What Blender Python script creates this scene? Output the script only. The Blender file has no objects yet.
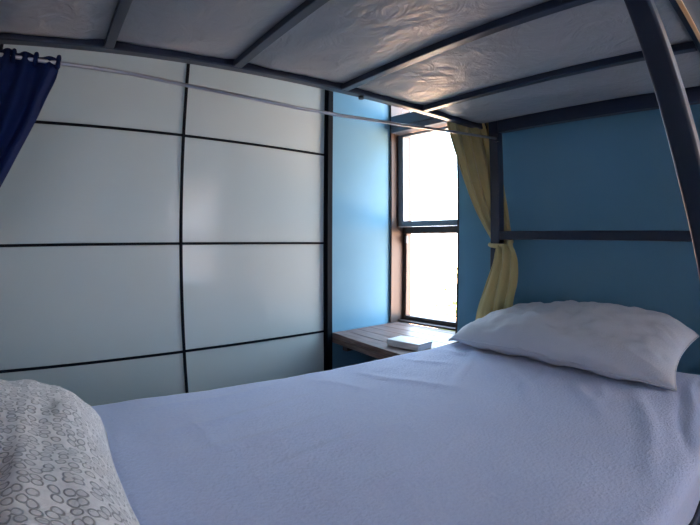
import bpy, bmesh, math, random
from mathutils import Vector, Matrix, noise

# ---------------------------------------------------------------- camera, sky, exposure
SC = bpy.context.scene
COL = SC.collection
cam = bpy.data.cameras.new('camera'); camo = bpy.data.objects.new('camera', cam); COL.objects.link(camo)
right = Vector((0.80260685, -0.5964998, 0.00319828))
up = Vector((0.02291785, 0.03619342, 0.99908198))
fwd = Vector((0.59606796, 0.80179675, -0.04271958))
camo.matrix_world = Matrix(((right.x, up.x, -fwd.x, 0), (right.y, up.y, -fwd.y, 0), (right.z, up.z, -fwd.z, 0), (0, 0, 0, 1)))
cam.type = 'PANO'                       # the action-camera wide lens of the photograph
cam.sensor_width = 36.0
cam.clip_start = 0.005
cy = cam
cy.panorama_type = 'FISHEYE_LENS_POLYNOMIAL'
cy.fisheye_fov = math.radians(170)
cy.fisheye_polynomial_k0 = 0.0
cy.fisheye_polynomial_k1 = -0.77658394 / 18
cy.fisheye_polynomial_k2 = 0.0
cy.fisheye_polynomial_k3 = 0.0121807 / 18 ** 3
cy.fisheye_polynomial_k4 = 0.0
SC.camera = camo

vs = SC.view_settings
vs.view_transform = 'Standard'; vs.look = 'None'; vs.gamma = 1.0; vs.use_curve_mapping = False
vs.exposure = 0.98

SKY, GROUND = 9.5, 19.0
w = bpy.data.worlds.new('sky'); SC.world = w; w.use_nodes = True
nt = w.node_tree; nt.nodes.clear()
wo = nt.nodes.new('ShaderNodeOutputWorld'); bg = nt.nodes.new('ShaderNodeBackground')
tc = nt.nodes.new('ShaderNodeTexCoord'); sx = nt.nodes.new('ShaderNodeSeparateXYZ'); rp = nt.nodes.new('ShaderNodeValToRGB')
mp = nt.nodes.new('ShaderNodeMapRange'); mp.inputs[1].default_value = -1; mp.inputs[2].default_value = 1
nt.links.new(tc.outputs['Generated'], sx.inputs[0]); nt.links.new(sx.outputs[2], mp.inputs[0]); nt.links.new(mp.outputs[0], rp.inputs[0])
g, s = GROUND / 22, SKY / 22
e = rp.color_ramp.elements
e[0].position = 0.0; e[0].color = (0.95 * g, 0.52 * g, 0.32 * g, 1)
e[1].position = 1.0; e[1].color = (0.42 * s, 0.66 * s, 1.0 * s, 1)
e2_ = rp.color_ramp.elements.new(0.49); e2_.color = (1.0 * g, 0.58 * g, 0.38 * g, 1)
e3_ = rp.color_ramp.elements.new(0.52); e3_.color = (0.72 * s, 0.85 * s, 1.0 * s, 1)
nt.links.new(rp.outputs[0], bg.inputs[0]); bg.inputs[1].default_value = 22.0
nt.links.new(bg.outputs[0], wo.inputs[0])

# ---------------------------------------------------------------- the room's own axes (the bed stands a few degrees askew in it)
T = math.radians(5.3)
E1 = Vector((math.cos(T), math.sin(T), 0)); E2 = Vector((-math.sin(T), math.cos(T), 0))
C0 = Vector((1.56, 1.7559, 0))
ROOM = Matrix.Translation(C0) @ Matrix.Rotation(T, 4, 'Z')     # u along x, v along y
FLOOR, CEIL, SILL = -0.86, 1.64, -0.417

def portal(name, u, v, z, sv, sz):
    l = bpy.data.lights.new(name, 'AREA'); l.shape = 'RECTANGLE'; l.size = sv; l.size_y = sz
    l.cycles.is_portal = True
    o = bpy.data.objects.new(name, l); COL.objects.link(o)
    # emits towards -u, into the room
    X, Z = Vector((0, 1, 0)), Vector((1, 0, 0)); Y = Z.cross(X)
    m = Matrix(((X.x, Y.x, Z.x, u), (X.y, Y.y, Z.y, v), (X.z, Y.z, Z.z, z), (0, 0, 0, 1)))
    o.matrix_world = ROOM @ m
def portal_front(u, v, z, su, sz):
    l = bpy.data.lights.new('window_light_portal', 'AREA'); l.shape = 'RECTANGLE'; l.size = su; l.size_y = sz; l.cycles.is_portal = True
    o = bpy.data.objects.new('window_light_portal', l); COL.objects.link(o)
    o.matrix_world = ROOM @ Matrix.Translation((u, v, z)) @ Matrix.Rotation(math.radians(90), 4, 'X')      # emits towards +v
portal_front(-2.6, -3.70, 0.325, 1.6, 1.75)  # sky portal of the added fill window
portal('window_light_portal', 0.16, -0.22, 0.27, 0.44, 1.40)
portal('window_light_portal', 0.16, -2.65, 0.27, 1.30, 1.40)

# ---------------------------------------------------------------- helpers
def mat(name, col, rough=0.6, metal=0.0, spec=0.5, sheen=0.0, coat=0.0):
    m = bpy.data.materials.new(name); m.use_nodes = True
    b = m.node_tree.nodes['Principled BSDF']
    b.inputs['Base Color'].default_value = (*col, 1); b.inputs['Roughness'].default_value = rough
    b.inputs['Metallic'].default_value = metal; b.inputs['Specular IOR Level'].default_value = spec
    b.inputs['Sheen Weight'].default_value = sheen; b.inputs['Coat Weight'].default_value = coat
    return m

def vary(m, colA, colB, scale, detail=4, stretch=(1, 1, 1), lo=0.35, hi=0.65, bump=0.0, bump_dist=0.01):
    """noise between two colours, optionally also a bump"""
    t = m.node_tree; b = t.nodes['Principled BSDF']
    c = t.nodes.new('ShaderNodeTexCoord'); mp = t.nodes.new('ShaderNodeMapping'); mp.inputs['Scale'].default_value = stretch
    n = t.nodes.new('ShaderNodeTexNoise'); n.inputs['Scale'].default_value = scale; n.inputs['Detail'].default_value = detail
    r = t.nodes.new('ShaderNodeValToRGB')
    r.color_ramp.elements[0].position = lo; r.color_ramp.elements[0].color = (*colA, 1)
    r.color_ramp.elements[1].position = hi; r.color_ramp.elements[1].color = (*colB, 1)
    t.links.new(c.outputs['Object'], mp.inputs[0]); t.links.new(mp.outputs[0], n.inputs['Vector'])
    t.links.new(n.outputs['Fac'], r.inputs[0]); t.links.new(r.outputs[0], b.inputs['Base Color'])
    if bump:
        bp = t.nodes.new('ShaderNodeBump'); bp.inputs['Strength'].default_value = bump; bp.inputs['Distance'].default_value = bump_dist
        t.links.new(n.outputs['Fac'], bp.inputs['Height']); t.links.new(bp.outputs[0], b.inputs['Normal'])
    return m

def fine_bump(m, scale, strength, dist=0.003, stretch=(1, 1, 1), detail=3):
    t = m.node_tree; b = t.nodes['Principled BSDF']
    c = t.nodes.new('ShaderNodeTexCoord'); mp = t.nodes.new('ShaderNodeMapping'); mp.inputs['Scale'].default_value = stretch
    n = t.nodes.new('ShaderNodeTexNoise'); n.inputs['Scale'].default_value = scale; n.inputs['Detail'].default_value = detail
    bp = t.nodes.new('ShaderNodeBump'); bp.inputs['Strength'].default_value = strength; bp.inputs['Distance'].default_value = dist
    t.links.new(c.outputs['Object'], mp.inputs[0]); t.links.new(mp.outputs[0], n.inputs['Vector'])
    t.links.new(n.outputs['Fac'], bp.inputs['Height']); t.links.new(bp.outputs[0], b.inputs['Normal'])
    return m

def link(name, bm, m, parent=None, bevel=0.0, smooth=False, subsurf=0, solid=0.0, mtx=None):
    if mtx is not None: bm.transform(mtx)
    bmesh.ops.recalc_face_normals(bm, faces=bm.faces[:])
    me = bpy.data.meshes.new(name); bm.to_mesh(me); bm.free()
    o = bpy.data.objects.new(name, me); COL.objects.link(o); me.materials.append(m)
    if smooth:
        for p in me.polygons: p.use_smooth = True
    if solid:
        md = o.modifiers.new('thickness', 'SOLIDIFY'); md.thickness = solid; md.offset = 0
    if bevel:
        md = o.modifiers.new('bevel', 'BEVEL'); md.width = bevel; md.segments = 3; md.limit_method = 'ANGLE'
        for p in me.polygons: p.use_smooth = True
        md.harden_normals = True
    if subsurf:
        md = o.modifiers.new('smooth', 'SUBSURF'); md.levels = subsurf; md.render_levels = subsurf
    if parent is not None:
        o.parent = parent; o.matrix_parent_inverse = parent.matrix_world.inverted()
    return o

def box(bm, x0, x1, y0, y1, z0, z1):
    v = [bm.verts.new((x, y, z)) for x in (x0, x1) for y in (y0, y1) for z in (z0, z1)]
    for f in ((0, 1, 3, 2), (4, 6, 7, 5), (0, 4, 5, 1), (2, 3, 7, 6), (0, 2, 6, 4), (1, 5, 7, 3)):
        bm.faces.new([v[i] for i in f])
    return bm
def B(*boxes):
    bm = bmesh.new()
    for b in boxes: box(bm, *b)
    return bm

def tube(bm, pts, r, n=10, caps=True):
    rings = []
    pts = [Vector(p) for p in pts]
    for i, p in enumerate(pts):
        a = pts[max(i - 1, 0)]; c = pts[min(i + 1, len(pts) - 1)]
        d = (c - a).normalized()
        h = Vector((0, 0, 1)) if abs(d.z) < 0.9 else Vector((1, 0, 0))
        s = d.cross(h).normalized(); t = s.cross(d)
        rr = r[i] if isinstance(r, (list, tuple)) else r
        rings.append([bm.verts.new(p + rr * (math.cos(2 * math.pi * k / n) * s + math.sin(2 * math.pi * k / n) * t)) for k in range(n)])
    for A, Bq in zip(rings, rings[1:]):
        for k in range(n): bm.faces.new((A[k], A[(k + 1) % n], Bq[(k + 1) % n], Bq[k]))
    if caps: bm.faces.new(rings[0][::-1]); bm.faces.new(rings[-1])
    return bm

def bar(bm, a, b, w, h, side):
    """square section bar from a to b; w along 'side', h along the third direction"""
    a, b = Vector(a), Vector(b); d = (b - a).normalized(); s = Vector(side); s = (s - d * s.dot(d)).normalized(); t = d.cross(s)
    v = [bm.verts.new(p + s * (i * w / 2) + t * (j * h / 2)) for p in (a, b) for i, j in ((-1, -1), (1, -1), (1, 1), (-1, 1))]
    for f in ((3, 2, 1, 0), (4, 5, 6, 7), (0, 1, 5, 4), (1, 2, 6, 5), (2, 3, 7, 6), (3, 0, 4, 7)): bm.faces.new([v[i] for i in f])
    return bm

def sweep(bm, pts, w, h):
    """square section swept along pts, w measured along x"""
    pts = [Vector(p) for p in pts]; rings = []
    for i, p in enumerate(pts):
        d = (pts[min(i + 1, len(pts) - 1)] - pts[max(i - 1, 0)]).normalized()
        s = Vector((1, 0, 0)); s = (s - d * s.dot(d)).normalized(); t = d.cross(s)
        rings.append([bm.verts.new(p + s * (a * w / 2) + t * (b * h / 2)) for a, b in ((-1, -1), (1, -1), (1, 1), (-1, 1))])
    for A, C in zip(rings, rings[1:]):
        for k in range(4): bm.faces.new((A[k], A[(k + 1) % 4], C[(k + 1) % 4], C[k]))
    bm.faces.new(rings[0]); bm.faces.new(rings[-1])
    return bm

def grid(fn, nu, nv):
    bm = bmesh.new()
    V = [[bm.verts.new(fn(i / nu, j / nv)) for j in range(nv + 1)] for i in range(nu + 1)]
    for i in range(nu):
        for j in range(nv): bm.faces.new((V[i][j], V[i + 1][j], V[i + 1][j + 1], V[i][j + 1]))
    return bm

def thing(name, loc, label, cat, group=None):
    o = bpy.data.objects.new(name, None); COL.objects.link(o); o.location = loc; o.empty_display_size = 0.1
    o['label'] = label; o['category'] = cat
    if group: o['group'] = group
    bpy.context.view_layer.update()
    return o
def tag(o, label, cat, group=None):
    o['label'] = label; o['category'] = cat
    if group: o['group'] = group
    return o
def struct(o, label=None):
    o['kind'] = 'structure'
    if label: o['label'] = label; o['category'] = label.split()[-1]
    return o

def fbm(p, oct=3):
    return noise.fractal(Vector(p), 1.0, 2.0, oct)

# ---------------------------------------------------------------- materials
M_blue = mat('blue_wall_paint', (0.16, 0.40, 0.66), 0.75, spec=0.15)
vary(M_blue, (0.140, 0.315, 0.45), (0.155, 0.335, 0.475), 3.0, 3, bump=0.05, bump_dist=0.004)
M_ceil = mat('ceiling_paint', (0.55, 0.56, 0.58), 0.9); fine_bump(M_ceil, 30, 0.1)
M_floor = mat('floor_boards', (0.20, 0.11, 0.06), 0.5)
vary(M_floor, (0.16, 0.09, 0.05), (0.26, 0.15, 0.08), 4, 5, (1, 12, 1))
M_plain = mat('room_wall_paint', (0.16, 0.30, 0.42), 0.8); fine_bump(M_plain, 40, 0.05)
M_wood = mat('brown_window_wood', (0.06, 0.04, 0.035), 0.5)
vary(M_wood, (0.045, 0.030, 0.026), (0.075, 0.050, 0.042), 14, 5, (1, 1, 0.08), bump=0.1, bump_dist=0.002)
M_alu = mat('grey_window_metal', (0.22, 0.25, 0.29), 0.5, 0.3)
M_trans = mat('dark_transom_paint', (0.12, 0.14, 0.19), 0.4)
M_metal = mat('navy_bed_enamel', (0.022, 0.030, 0.058), 0.34, 0.0, spec=0.6)
fine_bump(M_metal, 120, 0.04, 0.001)
M_black = mat('black_bolt', (0.015, 0.016, 0.02), 0.4)
M_trim = mat('dark_door_profile', (0.008, 0.012, 0.018), 0.8, spec=0.08)
M_panel = mat('white_lacquered_glass', (0.56, 0.665, 0.675), 0.12, spec=0.5)
M_carc = mat('wardrobe_carcass', (0.12, 0.12, 0.13), 0.6)
M_steel = mat('steel_wire_rod', (0.50, 0.50, 0.52), 0.3, 0.9)
M_navy = mat('navy_cotton', (0.006, 0.017, 0.075), 0.85, spec=0.2); fine_bump(M_navy, 260, 0.25, 0.002)
M_yellow = mat('yellow_cotton', (0.54, 0.44, 0.20), 0.85, sheen=0.2); fine_bump(M_yellow, 260, 0.25, 0.002)
M_sheet = mat('pale_blue_flannel_sheet', (0.50, 0.56, 0.76), 0.9, sheen=0.3)
M_pillow = mat('white_cotton_pillowcase', (0.66, 0.68, 0.74), 0.9, sheen=0.2)
M_matt = mat('mattress_cover', (0.62, 0.63, 0.68), 0.85)
M_under = mat('grey_mattress_ticking', (0.35, 0.36, 0.38), 0.5, spec=0.35, sheen=0.1)
M_strip = mat('orange_glint_strip', (0.85, 0.50, 0.25), 0.4); vary(M_strip, (0.78, 0.44, 0.20), (0.90, 0.55, 0.30), 12, 4, (0.1, 1, 1))  # orange of a lit rail edge put into the colour
M_ply = mat('bed_base_board', (0.30, 0.20, 0.12), 0.6)
M_white = mat('white_card', (0.78, 0.78, 0.78), 0.5)
M_leaf = mat('leaf_green', (0.30, 0.42, 0.06), 0.6)
M_bark = mat('bark', (0.16, 0.10, 0.06), 0.9)
M_soil = mat('sandy_ground', (0.45, 0.36, 0.25), 0.95)

def fabric_nodes(m, base, warm, sc, bump=0.55):
    t = m.node_tree; b = t.nodes['Principled BSDF']
    c = t.nodes.new('ShaderNodeTexCoord')
    n1 = t.nodes.new('ShaderNodeTexNoise'); n1.inputs['Scale'].default_value = sc; n1.inputs['Detail'].default_value = 4
    n2 = t.nodes.new('ShaderNodeTexNoise'); n2.inputs['Scale'].default_value = 9; n2.inputs['Detail'].default_value = 4
    r = t.nodes.new('ShaderNodeMix'); r.data_type = 'RGBA'; r.inputs[6].default_value = (*base, 1); r.inputs[7].default_value = (*warm, 1)
    add = t.nodes.new('ShaderNodeMath'); add.operation = 'MULTIPLY_ADD'; add.inputs[1].default_value = 0.6
    bp = t.nodes.new('ShaderNodeBump'); bp.inputs['Strength'].default_value = bump; bp.inputs['Distance'].default_value = 0.006
    for n in (n1, n2): t.links.new(c.outputs['Object'], n.inputs['Vector'])
    t.links.new(n1.outputs['Fac'], r.inputs[0]); t.links.new(r.outputs[2], b.inputs['Base Color'])
    t.links.new(n2.outputs['Fac'], add.inputs[0]); t.links.new(n1.outputs['Fac'], add.inputs[2])
    t.links.new(add.outputs[0], bp.inputs['Height']); t.links.new(bp.outputs[0], b.inputs['Normal'])
fabric_nodes(M_sheet, (0.51, 0.59, 0.86), (0.65, 0.73, 0.98), 150)
fabric_nodes(M_pillow, (0.63, 0.65, 0.71), (0.69, 0.71, 0.77), 220, 0.25)

# pillowcase with a stitched pattern of rings
M_ring = mat('white_ring_stitched_cotton', (0.78, 0.77, 0.79), 0.9, sheen=0.2)
def ring_nodes(m):
    t = m.node_tree; b = t.nodes['Principled BSDF']
    c = t.nodes.new('ShaderNodeTexCoord')
    wn = t.nodes.new('ShaderNodeTexNoise'); wn.inputs['Scale'].default_value = 30
    mixv = t.nodes.new('ShaderNodeMix'); mixv.data_type = 'RGBA'; mixv.inputs[0].default_value = 0.008
    vo = t.nodes.new('ShaderNodeTexVoronoi'); vo.voronoi_dimensions = '2D'; vo.inputs['Scale'].default_value = 66; vo.inputs['Randomness'].default_value = 0.55
    ring = t.nodes.new('ShaderNodeValToRGB'); cr = ring.color_ramp
    cr.elements[0].position = 0.0; cr.elements[0].color = (0.70, 0.70, 0.70, 1)
    cr.elements[1].position = 1.0; cr.elements[1].color = (0.80, 0.80, 0.80, 1)
    for p, v in ((0.27, 0.82), (0.33, 0.10), (0.38, 0.10), (0.45, 1.0)):
        q = cr.elements.new(p); q.color = (v, v, v, 1)
    col = t.nodes.new('ShaderNodeMix'); col.data_type = 'RGBA'
    col.inputs[6].default_value = (0.48, 0.48, 0.51, 1); col.inputs[7].default_value = (0.95, 0.94, 0.95, 1)
    bp = t.nodes.new('ShaderNodeBump'); bp.inputs['Strength'].default_value = 1.0; bp.inputs['Distance'].default_value = 0.0035
    n2 = t.nodes.new('ShaderNodeTexNoise'); n2.inputs['Scale'].default_value = 38; n2.inputs['Detail'].default_value = 6; n2.inputs['Distortion'].default_value = 0.8
    ad = t.nodes.new('ShaderNodeMath'); ad.operation = 'MULTIPLY_ADD'; ad.inputs[1].default_value = 2.2
    t.links.new(c.outputs['UV'], wn.inputs['Vector'])
    t.links.new(c.outputs['UV'], mixv.inputs[6]); t.links.new(wn.outputs['Color'], mixv.inputs[7])
    t.links.new(mixv.outputs[2], vo.inputs['Vector']); t.links.new(vo.outputs['Distance'], ring.inputs[0])
    t.links.new(ring.outputs[0], col.inputs[0]); t.links.new(col.outputs[2], b.inputs['Base Color'])
    t.links.new(c.outputs['Object'], n2.inputs['Vector'])
    t.links.new(n2.outputs['Fac'], ad.inputs[0]); t.links.new(ring.outputs[0], ad.inputs[2])
    t.links.new(ad.outputs[0], bp.inputs['Height']); t.links.new(bp.outputs[0], b.inputs['Normal'])
ring_nodes(M_ring)
# wrinkled underside of the upper mattress: soft creases along the fabric
def crease_nodes(m):
    t = m.node_tree; b = t.nodes['Principled BSDF']
    c = t.nodes.new('ShaderNodeTexCoord'); prev = None
    for sc, st, dist, strength, depth in ((7, (1, 0.6, 1), 0.6, 0.35, 0.02), (16, (1.0, 0.8, 1), 2.2, 0.40, 0.012), (45, (0.8, 1, 1), 1.0, 0.20, 0.004)):
        mp = t.nodes.new('ShaderNodeMapping'); mp.inputs['Scale'].default_value = st
        n = t.nodes.new('ShaderNodeTexNoise'); n.inputs['Scale'].default_value = sc; n.inputs['Detail'].default_value = 4; n.inputs['Distortion'].default_value = dist
        bp = t.nodes.new('ShaderNodeBump'); bp.inputs['Strength'].default_value = strength; bp.inputs['Distance'].default_value = depth
        t.links.new(c.outputs['Object'], mp.inputs[0]); t.links.new(mp.outputs[0], n.inputs['Vector']); t.links.new(n.outputs['Fac'], bp.inputs['Height'])
        if prev: t.links.new(prev.outputs[0], bp.inputs['Normal'])
        prev = bp
    t.links.new(prev.outputs[0], b.inputs['Normal'])
crease_nodes(M_under)

# ---------------------------------------------------------------- room shell
R = ROOM
OPEN = (-0.437, -0.004)                    # window opening, along v
OPEN2 = (-3.30, -2.00)                     # the room's second window, beyond the foot of the picture, widened for fill light
ZT = 1.02
OPEN3, Z3 = (-3.4, -1.8), (-0.55, 1.2)      # unseen window added for soft fill, across from the wardrobe, along u
struct(link('floor', B((-4.0, 0.2, -3.7, 0.7, FLOOR - 0.06, FLOOR)), M_floor, mtx=R))
struct(link('ceiling', B((-4.0, 0.2, -3.7, 0.7, CEIL, CEIL + 0.06)), M_ceil, mtx=R))
struct(link('wall_right', B((0, 0.16, OPEN[1], 0.7, FLOOR, CEIL), (0, 0.16, OPEN[0], OPEN[1], FLOOR, SILL - 0.04),
                            (0, 0.16, OPEN[0], OPEN[1], ZT, CEIL), (0, 0.16, OPEN2[1], OPEN[0], FLOOR, CEIL),
                            (0, 0.16, OPEN2[0], OPEN2[1], FLOOR, SILL), (0, 0.16, OPEN2[0], OPEN2[1], ZT, CEIL),
                            (0, 0.16, -3.7, OPEN2[0], FLOOR, CEIL)), M_blue, mtx=R))
struct(link('wall_back', B((-0.392, 0.0, 0.0, 0.7, FLOOR, CEIL), (-4.0, -0.392, 0.62, 0.7, FLOOR, CEIL)), M_blue, mtx=R))
struct(link('wall_left', B((-4.0, -3.92, -3.7, 0.62, FLOOR, CEIL)), M_plain, mtx=R))
struct(link('wall_front', B((-3.92, OPEN3[0], -3.7, -3.62, FLOOR, CEIL), (OPEN3[1], 0.0, -3.7, -3.62, FLOOR, CEIL),
                            (OPEN3[0], OPEN3[1], -3.7, -3.62, FLOOR, Z3[0]), (OPEN3[0], OPEN3[1], -3.7, -3.62, Z3[1], CEIL)), M_plain, mtx=R))

# window: brown wooden lining, fixed grey sash above, brown sash below, dark transom with a pane over it
def window(name, v0, v1, lower_frac):
    zb = SILL
    w = bpy.data.objects.new(name, None); COL.objects.link(w); w.location = R @ Vector((0.08, (v0 + v1) / 2, zb)); struct(w)
    bpy.context.view_layer.update()
    j = 0.012
    link('window_lining', B((0.0, 0.16, v0, v0 + j, zb, ZT), (0.0, 0.16, v1 - j, v1, zb, ZT), (0.0, 0.16, v0 + j, v1 - j, ZT - j, ZT),
                            (0.055, 0.16, v0 + j, v1 - j, zb, zb + 0.012)), M_wood, w, mtx=R, bevel=0.002)
    a, b = v0 + j, v1 - j
    zm = 0.052
    # lower sash
    link('lower_sash', B((0.09, 0.13, a, a + 0.024, zb + 0.012, zm), (0.09, 0.13, b - 0.024, b, zb + 0.012, zm), (0.09, 0.13, a + 0.024, b - 0.024, zb + 0.012, zb + 0.034),
                         (0.085, 0.13, a, b, zm, zm + 0.036)), M_wood, w, mtx=R, bevel=0.003)
    link('upper_sash', B((0.05, 0.085, a, a + 0.006, zm + 0.036, 0.575), (0.05, 0.085, b - 0.036, b, zm + 0.036, 0.575),
                         (0.05, 0.085, a + 0.006, b - 0.036, zm + 0.036, zm + 0.064), (0.05, 0.085, a + 0.006, b - 0.036, 0.562, 0.575)), M_alu, w, mtx=R, bevel=0.002)
    t = link('transom', B((-0.004, 0.10, a, b, 0.58, 0.604), (0.006, 0.10, a, b, 0.604, 0.611), (-0.004, 0.10, a, b, 0.611, 0.67)), M_trans, w, mtx=R, bevel=0.002)
    link('window_latch', B((0.078, 0.09, b - 0.035, b - 0.022, zm - 0.05, zm - 0.012)), M_alu, w, mtx=R, bevel=0.002)
    g = bpy.data.materials.get('window_glass')
    if g is None:
        g = bpy.data.materials.new('window_glass'); g.use_nodes = True; t = g.node_tree; t.nodes.clear()
        o = t.nodes.new('ShaderNodeOutputMaterial'); mx = t.nodes.new('ShaderNodeMixShader'); tr = t.nodes.new('ShaderNodeBsdfTransparent'); gl = t.nodes.new('ShaderNodeBsdfGlossy')
        gl.inputs['Roughness'].default_value = 0.02; mx.inputs[0].default_value = 0.05
        tr.inputs[0].default_value = (0.97, 0.985, 0.98, 1)
        t.links.new(tr.outputs[0], mx.inputs[1]); t.links.new(gl.outputs[0], mx.inputs[2]); t.links.new(mx.outputs[0], o.inputs[0])
    link('lower_pane', B((0.108, 0.112, a + 0.02, b - 0.02, zb + 0.03, zm + 0.004)), g, w, mtx=R)
    link('upper_pane', B((0.088, 0.092, a + 0.012, b - 0.012, zm + 0.06, 0.565)), g, w, mtx=R)
    link('transom_pane', B((0.088, 0.092, a, b, 0.668, ZT - j)), g, w, mtx=R)
    return w
def wide_fill_window():  # unseen window, added as a soft fill source
    w = bpy.data.objects.new('fill_window', None); COL.objects.link(w); w.location = R @ Vector((-2.6, -3.66, Z3[0])); struct(w); bpy.context.view_layer.update()
    u0, u1 = OPEN3; z0, z1 = Z3; um = (u0 + u1) / 2
    link('fill_window_frame', B((u0, u0 + 0.05, -3.69, -3.64, z0, z1), (u1 - 0.05, u1, -3.69, -3.64, z0, z1), (um - 0.03, um + 0.03, -3.69, -3.64, z0 + 0.05, z1 - 0.05),
                           (u0 + 0.05, u1 - 0.05, -3.69, -3.64, z0, z0 + 0.05), (u0 + 0.05, u1 - 0.05, -3.69, -3.64, z1 - 0.05, z1)), M_wood, w, mtx=R)
    link('pane', B((u0 + 0.04, um - 0.02, -3.668, -3.664, z0 + 0.04, z1 - 0.04)), bpy.data.materials['window_glass'], w, mtx=R)
    link('pane', B((um + 0.02, u1 - 0.04, -3.668, -3.664, z0 + 0.04, z1 - 0.04)), bpy.data.materials['window_glass'], w, mtx=R)
window('window_1', OPEN[0], OPEN[1], 0.5)
window('window_2', OPEN2[0], OPEN2[1], 0.5)
def fill_blind_cloth(name, body, through, share):  # cloth of the added blinds; share sets how much fill passes
    m = bpy.data.materials.new(name); m.use_nodes = True; t = m.node_tree; t.nodes.clear()
    o = t.nodes.new('ShaderNodeOutputMaterial'); mx = t.nodes.new('ShaderNodeMixShader'); d = t.nodes.new('ShaderNodeBsdfDiffuse'); l = t.nodes.new('ShaderNodeBsdfTranslucent')
    d.inputs[0].default_value = (*body, 1); l.inputs[0].default_value = (*through, 1); mx.inputs[0].default_value = share
    t.links.new(d.outputs[0], mx.inputs[1]); t.links.new(l.outputs[0], mx.inputs[2]); t.links.new(mx.outputs[0], o.inputs[0])
    return m
M_fill_blind = fill_blind_cloth('pale_fill_blind', (0.5, 0.5, 0.5), (0.93, 0.97, 1.0), 0.60)
M_fill_blind2 = fill_blind_cloth('grey_fill_blind', (0.2, 0.2, 0.22), (0.62, 0.68, 0.76), 0.55)
tag(link('fill_blind', B((-0.012, -0.009, OPEN2[0] - 0.04, OPEN2[1] + 0.04, SILL - 0.02, ZT + 0.06)), M_fill_blind, mtx=R), 'pale blind added to dim and soften the other window', 'blind')  # blind added to cut this window down to soft fill
wide_fill_window()
tag(link('fill_blind', B((OPEN3[0] - 0.05, OPEN3[1] + 0.05, -3.612, -3.609, Z3[0] - 0.03, Z3[1] + 0.06)), M_fill_blind2, mtx=R), 'wide grey blind of the added fill window across the room', 'blind')  # added with the unseen window to set its fill strength

# ---------------------------------------------------------------- wooden shelf-sill under the first window
M_sill = mat('sill_boards', (0.22, 0.14, 0.12), 0.42, spec=0.3)
vary(M_sill, (0.15, 0.095, 0.085), (0.27, 0.18, 0.155), 9, 6, (14, 1, 14), bump=0.15, bump_dist=0.002)
SV0 = -0.53
def skew(bm):                    # the shelf is a little deeper towards the bed
    for v in bm.verts: v.co.x *= (0.389 - 0.165 * v.co.y) / 0.43
    return bm
sill = thing('window_sill', R @ Vector((-0.2, -0.27, SILL - 0.045)), 'deep brown wooden plank sill shelf below the window between wall and bed', 'sill')
edges = [-0.43, -0.345, -0.26, -0.175, -0.09, -0.002]
for k in range(5):
    bm = skew(B((edges[k] + 0.0015, edges[k + 1] - 0.0015, SV0, -0.004, SILL - 0.022, SILL)))
    link('plank', bm, M_sill, sill, bevel=0.0025, mtx=R)
link('front_edge', skew(B((-0.432, -0.40, SV0, -0.004, SILL - 0.046, SILL - 0.0225))), M_sill, sill, bevel=0.002, mtx=R)
link('plank_tongue', B((0.0, 0.055, OPEN[0] + 0.014, OPEN[1] - 0.014, SILL - 0.03, SILL)), M_sill, sill, mtx=R)
link('bracket', B((-0.38, -0.001, -0.10, -0.07, SILL - 0.075, SILL - 0.047), (-0.03, -0.001, -0.10, -0.07, SILL - 0.35, SILL - 0.075)), M_wood, sill, mtx=R)
link('bracket', B((-0.38, -0.001, -0.50, -0.47, SILL - 0.075, SILL - 0.047), (-0.03, -0.001, -0.50, -0.47, SILL - 0.35, SILL - 0.075)), M_wood, sill, mtx=R)

# ---------------------------------------------------------------- wardrobe with big glossy panels
wd = thing('wardrobe', R @ Vector((-1.7, 0.3, FLOOR)), 'built-in wardrobe of glossy white square panels in dark frames, left of the blue wall', 'wardrobe')
ROWS = [-0.815 + 0.4075 * k for k in range(7)]
link('carcass', B((-3.20, -0.395, 0.05, 0.61, ROWS[0], ROWS[-1] - 0.002)), M_carc, wd, mtx=R)
link('plinth', B((-3.19, -0.395, 0.03, 0.6, FLOOR + 0.001, ROWS[0] - 0.001)), M_trim, wd, mtx=R)
link('side_trim', B((-0.423, -0.3935, -0.012, 0.049, FLOOR + 0.001, CEIL - 0.004)), M_trim, wd, bevel=0.002, mtx=R)
DW = 0.689
for k in range(4):
    u1 = (-0.425, -1.114, -1.822, -2.511)[k]; u0 = (-1.114, -1.822, -2.511, -3.20)[k] + 0.001
    dv = 0.0 if k % 2 else 0.004
    st = 0.006
    bars = [(u0, u0 + st, dv, dv + 0.03, ROWS[0], ROWS[-1]), (u1 - st, u1, dv, dv + 0.03, ROWS[0], ROWS[-1])]
    for z in ROWS: bars.append((u0 + st, u1 - st, dv + 0.0005, dv + 0.03, max(z - 0.0048, ROWS[0]), min(z + 0.0048, ROWS[-1])))
    d = link('sliding_door', B(*bars), M_trim, wd, mtx=R)
    for z0, z1 in zip(ROWS, ROWS[1:]):
        link('glossy_panel', B((u0 + st, u1 - st, dv + 0.003, dv + 0.02, z0 + 0.0048, z1 - 0.0048)), M_panel, d, mtx=R, bevel=0.001)

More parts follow.
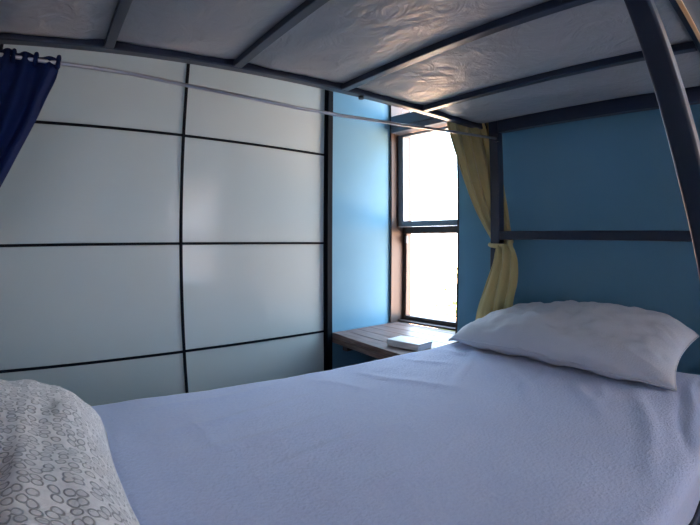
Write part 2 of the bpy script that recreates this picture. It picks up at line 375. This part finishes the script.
# ---------------------------------------------------------------- bunk bed frame
bed = thing('bunk_bed', (0.53, 0.62, FLOOR), 'dark navy metal bunk bed frame seen from its lower berth', 'bed')
X0, X1, YN, YF = -0.50, 1.52, 0.12, 1.115
def bpart(name, boxes, bev=0.004): return link(name, B(*boxes), M_metal, bed, bevel=bev)
bpart('post', [(1.52, 1.56, 1.045, 1.09, FLOOR, 0.86)], 0.006)
bpart('post', [(1.561, 1.60, 0.093, 0.1375, FLOOR, 0.86)], 0.006)
bpart('post', [(-0.545, -0.50, 1.07, 1.114, FLOOR, 0.86)], 0.006)
bpart('post', [(-0.59, -0.546, 0.093, 0.1375, FLOOR, 0.86)], 0.006)
bpart('side_rail', [(-0.545, 1.56, 1.115, 1.15, 0.483, 0.53)], 0.006)
bpart('side_rail', [(-0.59, 1.60, 0.138, 0.165, 0.4865, 0.53)], 0.002)
bpart('guard_board', [(-0.545, 1.56, 0.139, 0.164, 0.5305, 0.74)], 0.003)
link('glint_strip', B((-0.50, 1.52, 0.1385, 0.1495, 0.4795, 0.486)), M_strip, bed, bevel=0.001)['label'] = 'orange strip in place of the warm glint on the rail edge'  # added strip; its orange stands for warm light on the rail edge
bpart('side_rail', [(-0.545, 1.56, 1.115, 1.15, -0.66, -0.60)], 0.006)
bpart('side_rail', [(-0.545, 1.56, 0.085, 0.119, -0.66, -0.60)], 0.006)
bpart('head_rail', [(1.522, 1.555, 0.166, 1.044, 0.457, 0.508)])
bpart('head_rail', [(1.522, 1.555, 0.166, 1.044, 0.019, 0.053)])
bpart('head_rail', [(1.522, 1.555, 0.166, 1.044, -0.66, -0.62)])
bpart('head_rail', [(1.522, 1.555, 0.166, 1.044, 0.80, 0.84)])
bpart('foot_rail', [(-0.54, -0.505, 0.166, 1.069, 0.457, 0.497)])
bpart('foot_rail', [(-0.54, -0.505, 0.166, 1.069, -0.66, -0.62)])
bpart('foot_rail', [(-0.54, -0.505, 0.166, 1.069, 0.80, 0.84)])
for x in (-0.28, 0.090, 0.443, 0.807, 1.167):
    bpart('cross_bar', [(x - 0.013, x + 0.013, 0.1655, 1.115, 0.483, 0.503)], 0.003)
for x in (-0.28, 0.09, 0.443, 0.807, 1.167):
    bpart('cross_bar', [(x - 0.013, x + 0.013, 0.119, 1.115, -0.63, -0.61)], 0.003)
link('base_board', B((-0.495, 1.515, 0.121, 1.113, -0.609, -0.597)), M_ply, bed)
# the slanting member in front, welded under the near rail, foot out on the floor
bm = sweep(bmesh.new(), [(0.4075, 0.1455, 0.4785), (0.4143, 0.1133, 0.28), (0.4200, 0.0857, 0.11), (0.4214, 0.0775, 0.065), (0.4228, 0.0672, 0.02), (0.4243, 0.0558, -0.03), (0.4535, -0.165, -0.857)], 0.030, 0.025)
link('slanted_post', bm, M_metal, bed, bevel=0.004)['label'] = 'dark slanting metal post close to the camera'
bm = bmesh.new(); tube(bm, [(0.885, 1.132, 0.4835), (0.885, 1.132, 0.474)], 0.009, 12)
link('bolt', bm, M_black, bed)

# upper mattress: sags a little between the cross bars
def under():
    bars_x = [-0.50, -0.28, 0.090, 0.443, 0.807, 1.167, 1.52]
    x0, x1, y0, y1, zb, zt = -0.495, 1.519, 0.166, 1.112, 0.5065, 0.62
    bm = bmesh.new(); nx, ny = 150, 72
    def low(x, y):
        k = max(i for i in range(len(bars_x) - 1) if x >= bars_x[i] - 1e-6) if x < bars_x[-1] else len(bars_x) - 2
        s = (x - bars_x[k]) / (bars_x[k + 1] - bars_x[k]); s = min(max(s, 0), 1)
        ed = min(1, (y - y0) / 0.1, (y1 - y) / 0.06); ed = max(ed, 0)
        near = min(1, min(s, 1 - s) / 0.12)
        wr = 0.0035 * fbm((x * 9, y * 5, 1.7)) + 0.0018 * fbm((x * 30 + 3 * fbm((x * 4, y * 4, 0)), y * 9, 4.1))
        return zb - 0.016 * (math.sin(math.pi * s) ** 0.7 if 0 < s < 1 else 0) * (0.35 + 0.65 * ed) + wr * near - 0.002 * near
    V = [[bm.verts.new((x0 + (x1 - x0) * i / nx, y0 + (y1 - y0) * j / ny, low(x0 + (x1 - x0) * i / nx, y0 + (y1 - y0) * j / ny))) for j in range(ny + 1)] for i in range(nx + 1)]
    for i in range(nx):
        for j in range(ny): bm.faces.new((V[i][j], V[i][j + 1], V[i + 1][j + 1], V[i + 1][j]))
    loop = [V[i][0] for i in range(nx + 1)] + [V[nx][j] for j in range(1, ny + 1)] + [V[i][ny] for i in range(nx - 1, -1, -1)] + [V[0][j] for j in range(ny - 1, 0, -1)]
    top = [bm.verts.new((v.co.x, v.co.y, zt)) for v in loop]
    n = len(loop)
    for i in range(n): bm.faces.new((loop[i], loop[(i + 1) % n], top[(i + 1) % n], top[i]))
    bm.faces.new(top)
    return bm
o = link('mattress', under(), M_under, smooth=True)
tag(o, 'grey upper bunk mattress resting on the cross bars overhead', 'mattress')

# ---------------------------------------------------------------- lower mattress and its sheet
MT = -0.385
MX0, MX1, MY0, MY1 = -0.485, 1.505, 0.106, 1.128
def rounded_slab(x0, x1, y0, y1, z0, z1, r=0.05):
    bm = B((x0, x1, y0, y1, z0, z1)); bmesh.ops.bevel(bm, geom=bm.edges[:], offset=r, segments=4, affect='EDGES', profile=0.5); return bm
o = link('mattress', rounded_slab(MX0 + 0.004, MX1 - 0.004, MY0 + 0.008, MY1 - 0.008, -0.596, MT - 0.022, 0.036), M_matt, smooth=True)
tag(o, 'pale mattress of the lower bunk, wrapped in the blue sheet', 'mattress')

def ridge(x, y, ax, ay, bx, by, h, wd_):
    """a crease running from a to b"""
    dx, dy = bx - ax, by - ay; L = math.hypot(dx, dy); t = ((x - ax) * dx + (y - ay) * dy) / (L * L)
    d = ((x - ax) * -dy + (y - ay) * dx) / L
    d += 0.006 * math.sin(t * 9 + ax * 30)
    e = 1 if 0 <= t <= 1 else 0
    f = e * math.sin(math.pi * min(max(t, 0), 1)) ** 0.8
    return h * f * math.exp(-(d / wd_) ** 2)
CREASES = [(1.20, 1.10, 1.28, 0.78, 0.008, 0.020), (1.38, 1.06, 1.06, 0.74, 0.007, 0.016), (1.30, 0.98, 0.86, 0.72, 0.006, 0.016), (1.24, 0.80, 0.92, 0.50, 0.006, 0.018),
           (0.78, 1.06, 0.92, 0.70, 0.006, 0.020), (1.22, 0.56, 0.90, 0.30, 0.006, 0.022), (1.26, 0.36, 0.72, 0.14, 0.010, 0.022), (1.36, 0.27, 0.80, 0.10, -0.010, 0.016), (1.44, 0.24, 0.95, 0.13, 0.008, 0.014),
           (0.10, 1.02, 0.62, 1.06, 0.005, 0.014), (0.12, 0.86, 0.62, 0.94, 0.006, 0.015), (0.10, 0.74, 0.66, 0.80, 0.005, 0.015), (0.25, 0.64, 0.74, 0.68, 0.0045, 0.014), (0.30, 0.48, 0.70, 0.52, 0.004, 0.014),
           (0.62, 1.09, 0.74, 0.86, 0.0035, 0.014), (1.00, 1.10, 1.10, 0.88, 0.004, 0.014), (1.28, 0.66, 1.02, 0.60, 0.005, 0.016), (1.25, 0.46, 1.00, 0.38, 0.005, 0.016)]
def sheet():
    x0, x1, y0, y1 = MX0 - 0.008, MX1 + 0.006, MY0 - 0.010, MY1 + 0.008
    drop = 0.15; nx, ny = 240, 170
    def prof(s, a, b):
        """arc-length s across: drop | rounded edge | top | rounded edge | drop -> (pos, depth below top)"""
        r = 0.034; q = math.pi * r / 2; W = b - a - 2 * r; tot = 2 * drop + 2 * q + W
        d = s * tot
        if d < drop: return a, r + (drop - d)
        if d < drop + q:
            t = (d - drop) / r; return a + r - r * math.cos(t), r - r * math.sin(t)
        if d < drop + q + W: return a + r + (d - drop - q), 0
        if d < drop + 2 * q + W:
            t = (d - drop - q - W) / r; return b - r + r * math.sin(t), r - r * math.cos(t)
        return b, r + (d - drop - 2 * q - W)
    def f(u, v):
        x, zx = prof(u, x0, x1); y, zy = prof(v, y0, y1)
        z = MT - max(zx, zy) if (zx == 0 or zy == 0) else MT - max(zx, zy)
        if max(zx, zy) < 0.034:
            k = 1 - max(zx, zy) / 0.034
            z += k * (0.004 * fbm((x * 4, y * 4, 0.3)) + 0.0016 * fbm((x * 14, y * 14, 2.0)) + 1.0 * sum(ridge(x, y, *c) for c in CREASES))
        elif zy > zx:
            y += (0.006 * fbm((x * 9, z * 4, 5)) + 0.004 * math.sin(x * 40 + 2 * fbm((x * 3, 0, 0)))) * min(1, (zy - 0.034) / 0.1) * (1 if v > 0.5 else -1)
        return (x, y, z)
    return grid(f, nx, ny)
o = link('bed_sheet', sheet(), M_sheet, smooth=True, solid=0.003)
tag(o, 'creased pale blue sheet stretched over the lower mattress', 'sheet')

# ---------------------------------------------------------------- pillows
def pillow(L, W, Tk, seed, p=2.6, nu=70, nv=48, wr=1.0, low=0.35, taper=(0, 0), tilt=(0, 0), rest=False, skewt=0.0):
    bm = bmesh.new(); V = {}
    for side in (1, -1):
        for i in range(nu + 1):
            for j in range(nv + 1):
                a = -1 + 2 * i / nu; b = -1 + 2 * j / nv
                edge = i in (0, nu) or j in (0, nv)
                if edge and side == -1: V[(side, i, j)] = V[(1, i, j)]; continue
                h = max((1 - abs(a) ** p) * (1 - abs(b) ** p), 0) ** 0.5
                pin = 1 - 0.07 * (1 - abs(b) ** 2) * abs(a) ** 3      # sides drawn in between the corners
                pinb = 1 - 0.10 * (1 - abs(a) ** 2) * abs(b) ** 3
                x, y = a * L / 2 * pin, b * W / 2 * pinb
                z = side * h * Tk / 2 * (1 if side > 0 else low)
                if not edge:
                    z += side * wr * h * (0.008 * fbm((a * 2.2 + seed, b * 2.2, side)) + 0.0045 * fbm((a * 7 + seed, b * 4, 3 + side)))
                    e = max(abs(a), abs(b)); z += side * wr * 0.004 * math.sin(26 * math.atan2(b, a) + seed) * h * max(0, (e - 0.55)) * 1.6
                tp = taper[1] if a > 0 else taper[0]
                y *= 1 - tp * abs(a) ** 4
                z *= 1 + skewt * a
                an = tilt[0] + tilt[1] * a
                y, z = y * math.cos(an) + z * math.sin(an), -y * math.sin(an) + z * math.cos(an)
                V[(side, i, j)] = bm.verts.new((x, y, z))
    if rest:                            # every slice settles on the sheet
        for i in range(nu + 1):
            m = min(min(V[(1, i, j)].co.z, V[(-1, i, j)].co.z) for j in range(nv + 1))
            for q in {V[(sd, i, j)] for sd in (1, -1) for j in range(nv + 1)}: q.co.z -= m
    uv = bm.loops.layers.uv.new('cloth')
    def arc(n, get):                    # length along the cloth, measured over the middle of the pillow
        out = [0.0]
        for k in range(n): out.append(out[-1] + (get(k + 1).co - get(k).co).length)
        return out
    su = arc(nu, lambda k: V[(1, k, nv // 2)]); sv = arc(nv, lambda k: V[(1, nu // 2, k)])
    for side in (1, -1):
        for i in range(nu):
            for j in range(nv):
                q = [V[(side, i, j)], V[(side, i + 1, j)], V[(side, i + 1, j + 1)], V[(side, i, j + 1)]]
                f = bm.faces.new(q if side > 0 else q[::-1])
                tx = [(su[i], sv[j]), (su[i + 1], sv[j]), (su[i + 1], sv[j + 1]), (su[i], sv[j + 1])]
                for lo, w_ in zip(f.loops, tx if side > 0 else tx[::-1]): lo[uv].uv = (w_[0] + (0 if side > 0 else 3), w_[1])
    return bm
# plain pillow tilted against the head rails
pm = Matrix.Translation((1.395, 0.690, MT + 0.006)) @ Matrix.Rotation(math.radians(90 - 4), 4, 'Z')
pb = pillow(0.90, 0.33, 0.165, 3.1, wr=1.9, low=0.8, p=2.2, taper=(0.32, 0.45), tilt=(0.34, -0.22), rest=True, skewt=-0.05)
nu_, nv_ = 70, 48
pb.verts.ensure_lookup_table()
grid_v = [[pb.verts[i * (nv_ + 1) + j].co.copy() for j in range(nv_ + 1)] for i in range(nu_ + 1)]
rim = [grid_v[i][0] for i in range(nu_)] + [grid_v[nu_][j] for j in range(nv_)] + [grid_v[i][nv_] for i in range(nu_, 0, -1)] + [grid_v[0][j] for j in range(nv_, -1, -1)]
pl_ = link('pillow', pb, M_pillow, smooth=True)
pl_.matrix_world = pm
tag(pl_, 'plain white pillow lying on the sheet at the head of the bed', 'pillow')
bpy.context.view_layer.update()
sm = link('seam_piping', tube(bmesh.new(), rim, 0.0026, 6, False), M_pillow, smooth=True); sm.parent = pl_

# big soft pillow with the ring pattern, at the foot, nearest the camera
pm = Matrix.Translation((-0.238, 0.47, MT + 0.006)) @ Matrix.Rotation(math.radians(2), 4, 'Z')
fp = link('pillow', pillow(0.64, 0.86, 0.205, 8.4, wr=1.7, p=4.0, low=0.78, rest=True), M_ring, smooth=True)
fp.matrix_world = pm
tag(fp, 'bulky white pillow with ring pattern at the lower left corner', 'pillow')

# ---------------------------------------------------------------- curtains and their wire rod
rod_pts = [(-0.50, 1.094, 0.47), (-0.33, 1.091, 0.449), (-0.099, 1.085, 0.424), (-0.021, 1.082, 0.418), (0.146, 1.078, 0.408), (0.293, 1.074, 0.394), (0.494, 1.068, 0.382), (0.617, 1.065, 0.377),
           (0.761, 1.061, 0.378), (0.985, 1.055, 0.388), (1.173, 1.05, 0.402), (1.399, 1.044, 0.419), (1.519, 1.041, 0.430)]
rod = thing('curtain_rod', (0.5, 1.06, 0.38), 'thin sagging steel curtain rod along the far side of the bunk', 'rod')
link('rod_wire', tube(bmesh.new(), rod_pts, 0.0048, 10), M_steel, rod, smooth=True)
link('rod_bracket', B((1.505, 1.519, 1.030, 1.052, 0.415, 0.445)), M_metal, rod, bevel=0.002)

def curtain(rows, nfold, amp, normal, nu=120, nv=60, ph=0.0):
    """rows: list of (left point, right point) from top to bottom; folds across"""
    N = Vector(normal).normalized(); K = len(rows) - 1
    def cr(p0, p1, p2, p3, t):
        return 0.5 * ((2 * p1) + (-p0 + p2) * t + (2 * p0 - 5 * p1 + 4 * p2 - p3) * t * t + (-p0 + 3 * p1 - 3 * p2 + p3) * t ** 3)
    def pick(side, v):
        f = v * K; i = min(int(f), K - 1); t = f - i
        g = lambda k: Vector(rows[min(max(k, 0), K)][side])
        return cr(g(i - 1), g(i), g(i + 1), g(i + 2), t)
    def fn(u, v):
        a, b = pick(0, v), pick(1, v)
        wob = 0.02 * fbm((u * 3, v * 2, 7.7 + ph))
        p = a.lerp(b, min(max(u + wob * (4 * u * (1 - u)), 0), 1))
        A = amp(v) if callable(amp) else amp
        env = min(1, u / 0.06, (1 - u) / 0.06)
        return p + N * (A * math.sin(2 * math.pi * nfold * u + 1.2 * fbm((u * 2, v * 1.5, ph)) * 2 + ph) + 0.3 * A * fbm((u * 9, v * 4, ph))) * (0.35 + 0.65 * env)
    return grid(fn, nu, nv)

yc = thing('bed_curtain', (1.5, 1.06, 0.0), 'pale yellow curtain gathered and tied round the head post by the window', 'curtain')
up_rows = [((1.376, 1.196, 0.535), (1.556, 1.105, 0.53)), ((1.385, 1.19, 0.46), (1.58, 1.085, 0.45)), ((1.416, 1.172, 0.341), (1.585, 1.078, 0.345)), ((1.445, 1.155, 0.24), (1.592, 1.066, 0.245)),
           ((1.475, 1.138, 0.155), (1.598, 1.054, 0.16)), ((1.515, 1.120, 0.078), (1.604, 1.046, 0.081)), ((1.553, 1.108, 0.02), (1.612, 1.038, 0.019)), ((1.568, 1.104, -0.03), (1.606, 1.03, -0.031))]
link('upper_drape', curtain(up_rows, 5, lambda v: 0.013 * (1 - 0.6 * v), (0.53, 0.85, 0), 130, 60, 0.4), M_yellow, yc, smooth=True, solid=0.0025)
tail_rows = [((1.492, 1.040, -0.005), (1.502, 0.975, 0.005)), ((1.490, 1.046, -0.035), (1.501, 0.954, -0.03)), ((1.489, 1.056, -0.08), (1.501, 0.944, -0.07)), ((1.487, 1.083, -0.152), (1.501, 0.943, -0.144)),
             ((1.484, 1.110, -0.231), (1.499, 0.955, -0.218)), ((1.482, 1.128, -0.31), (1.499, 0.963, -0.294)), ((1.48, 1.135, -0.362), (1.498, 0.966, -0.356))]
link('lower_tail', curtain(tail_rows, 2.6, lambda v: 0.012 - 0.002 * v, (1, 0.1, 0), 80, 50, 2.1), M_yellow, yc, smooth=True, solid=0.0025)
# the fabric band that brings the gathered cloth round the post
loop = [(1.502, 0.985, -0.006), (1.530, 1.000, 0.012), (1.575, 1.018, 0.012), (1.590, 1.060, 0.004), (1.575, 1.104, 0.004), (1.535, 1.104, 0.0), (1.502, 1.080, -0.004), (1.497, 1.035, -0.008), (1.502, 0.985, -0.006)]
link('tie_band', tube(bmesh.new(), loop, [0.011, 0.013, 0.014, 0.013, 0.010, 0.008, 0.008, 0.011, 0.011], 10), M_yellow, yc, smooth=True, subsurf=1)

nc = thing('bed_curtain', (-0.25, 1.095, 0.1), 'dark navy curtain drawn back at the upper left corner', 'curtain')
nav = [((-0.485, 1.096, 0.485), (-0.026, 1.088, 0.430)), ((-0.487, 1.096, 0.44), (-0.030, 1.089, 0.385)), ((-0.488, 1.097, 0.385), (-0.047, 1.092, 0.338)), ((-0.489, 1.097, 0.33), (-0.065, 1.094, 0.286)), ((-0.49, 1.098, 0.26), (-0.098, 1.096, 0.213)),
       ((-0.49, 1.098, 0.16), (-0.141, 1.098, 0.127)), ((-0.492, 1.098, 0.05), (-0.20, 1.098, 0.03)), ((-0.495, 1.098, -0.08), (-0.28, 1.098, -0.09)), ((-0.497, 1.098, -0.2), (-0.31, 1.098, -0.21)), ((-0.49, 1.098, -0.34), (-0.27, 1.098, -0.34))]
link('drape', curtain(nav, 8, lambda v: 0.011, (0.05, 1, 0), 170, 60, 1.0), M_navy, nc, smooth=True, solid=0.003)
for k in range(9):
    t = k / 8; x = -0.47 + t * 0.44
    z = None
    for (ax, ay, az), (bx, by, bz) in zip(rod_pts, rod_pts[1:]):
        if ax <= x <= bx: q = (x - ax) / (bx - ax); z = az + q * (bz - az); y = ay + q * (by - ay)
    bm = bmesh.new()
    tube(bm, [(x, y + 0.012 * math.cos(a), z + 0.002 + 0.012 * math.sin(a)) for a in [2 * math.pi * i / 12 for i in range(13)]], [0.006] * 13, 8, False)
    link('hanging_loop', bm, M_navy, nc, smooth=True)

# ---------------------------------------------------------------- white slim box on the sill
bx = thing('flat_box', R @ Vector((-0.34, -0.445, SILL)), 'flat white box lying on the brown wooden sill', 'box')
BM_ = R @ Matrix.Translation((-0.345, -0.445, SILL)) @ Matrix.Rotation(math.radians(3), 4, 'Z')
link('box_base', B((-0.045, 0.045, -0.075, 0.085, 0.0005, 0.017)), M_white, bx, bevel=0.002, mtx=BM_)
link('box_lid', B((-0.047, 0.047, -0.077, 0.087, 0.0175, 0.028)), M_white, bx, bevel=0.002, mtx=BM_)

# ---------------------------------------------------------------- outside: a leafy shrub in the bright yard
random.seed(5)
struct(link('ground', B((2.6, 9.0, -3.0, 8.0, -2.30, -2.25)), M_soil))
sh = thing('shrub', (5.3, 3.9, -2.25), 'sunlit green shrub out of doors beyond the lower window pane', 'shrub')
bm = bmesh.new()
for k in range(700):
    a = random.uniform(0, 2 * math.pi); rr = 0.75 * math.sqrt(random.random()); z = -2.0 + 1.9 * random.random()
    rr *= 1.0 - 0.5 * abs((z + 1.1) / 0.95) ** 2
    c = Vector((5.3 + rr * math.cos(a), 3.88 + rr * math.sin(a), z)); s = random.uniform(0.05, 0.10)
    d = Vector((random.uniform(-1, 1), random.uniform(-1, 1), random.uniform(-0.4, 1))).normalized(); n = d.cross(Vector((random.uniform(-1, 1), random.uniform(-1, 1), 1))).normalized()
    q = [c - d * s, c + n * s * 0.35, c + d * s, c - n * s * 0.35]
    bm.faces.new([bm.verts.new(p) for p in q])
link('foliage', bm, M_leaf, sh)
bm = bmesh.new()
for k in range(5):
    a = k * 1.256; tube(bm, [(5.3, 3.9, -2.249), (5.3 + 0.15 * math.cos(a), 3.9 + 0.15 * math.sin(a), -1.5), (5.3 + 0.4 * math.cos(a), 3.9 + 0.4 * math.sin(a), -0.6)], [0.03, 0.02, 0.008], 6)
link('stem', bm, M_bark, sh)
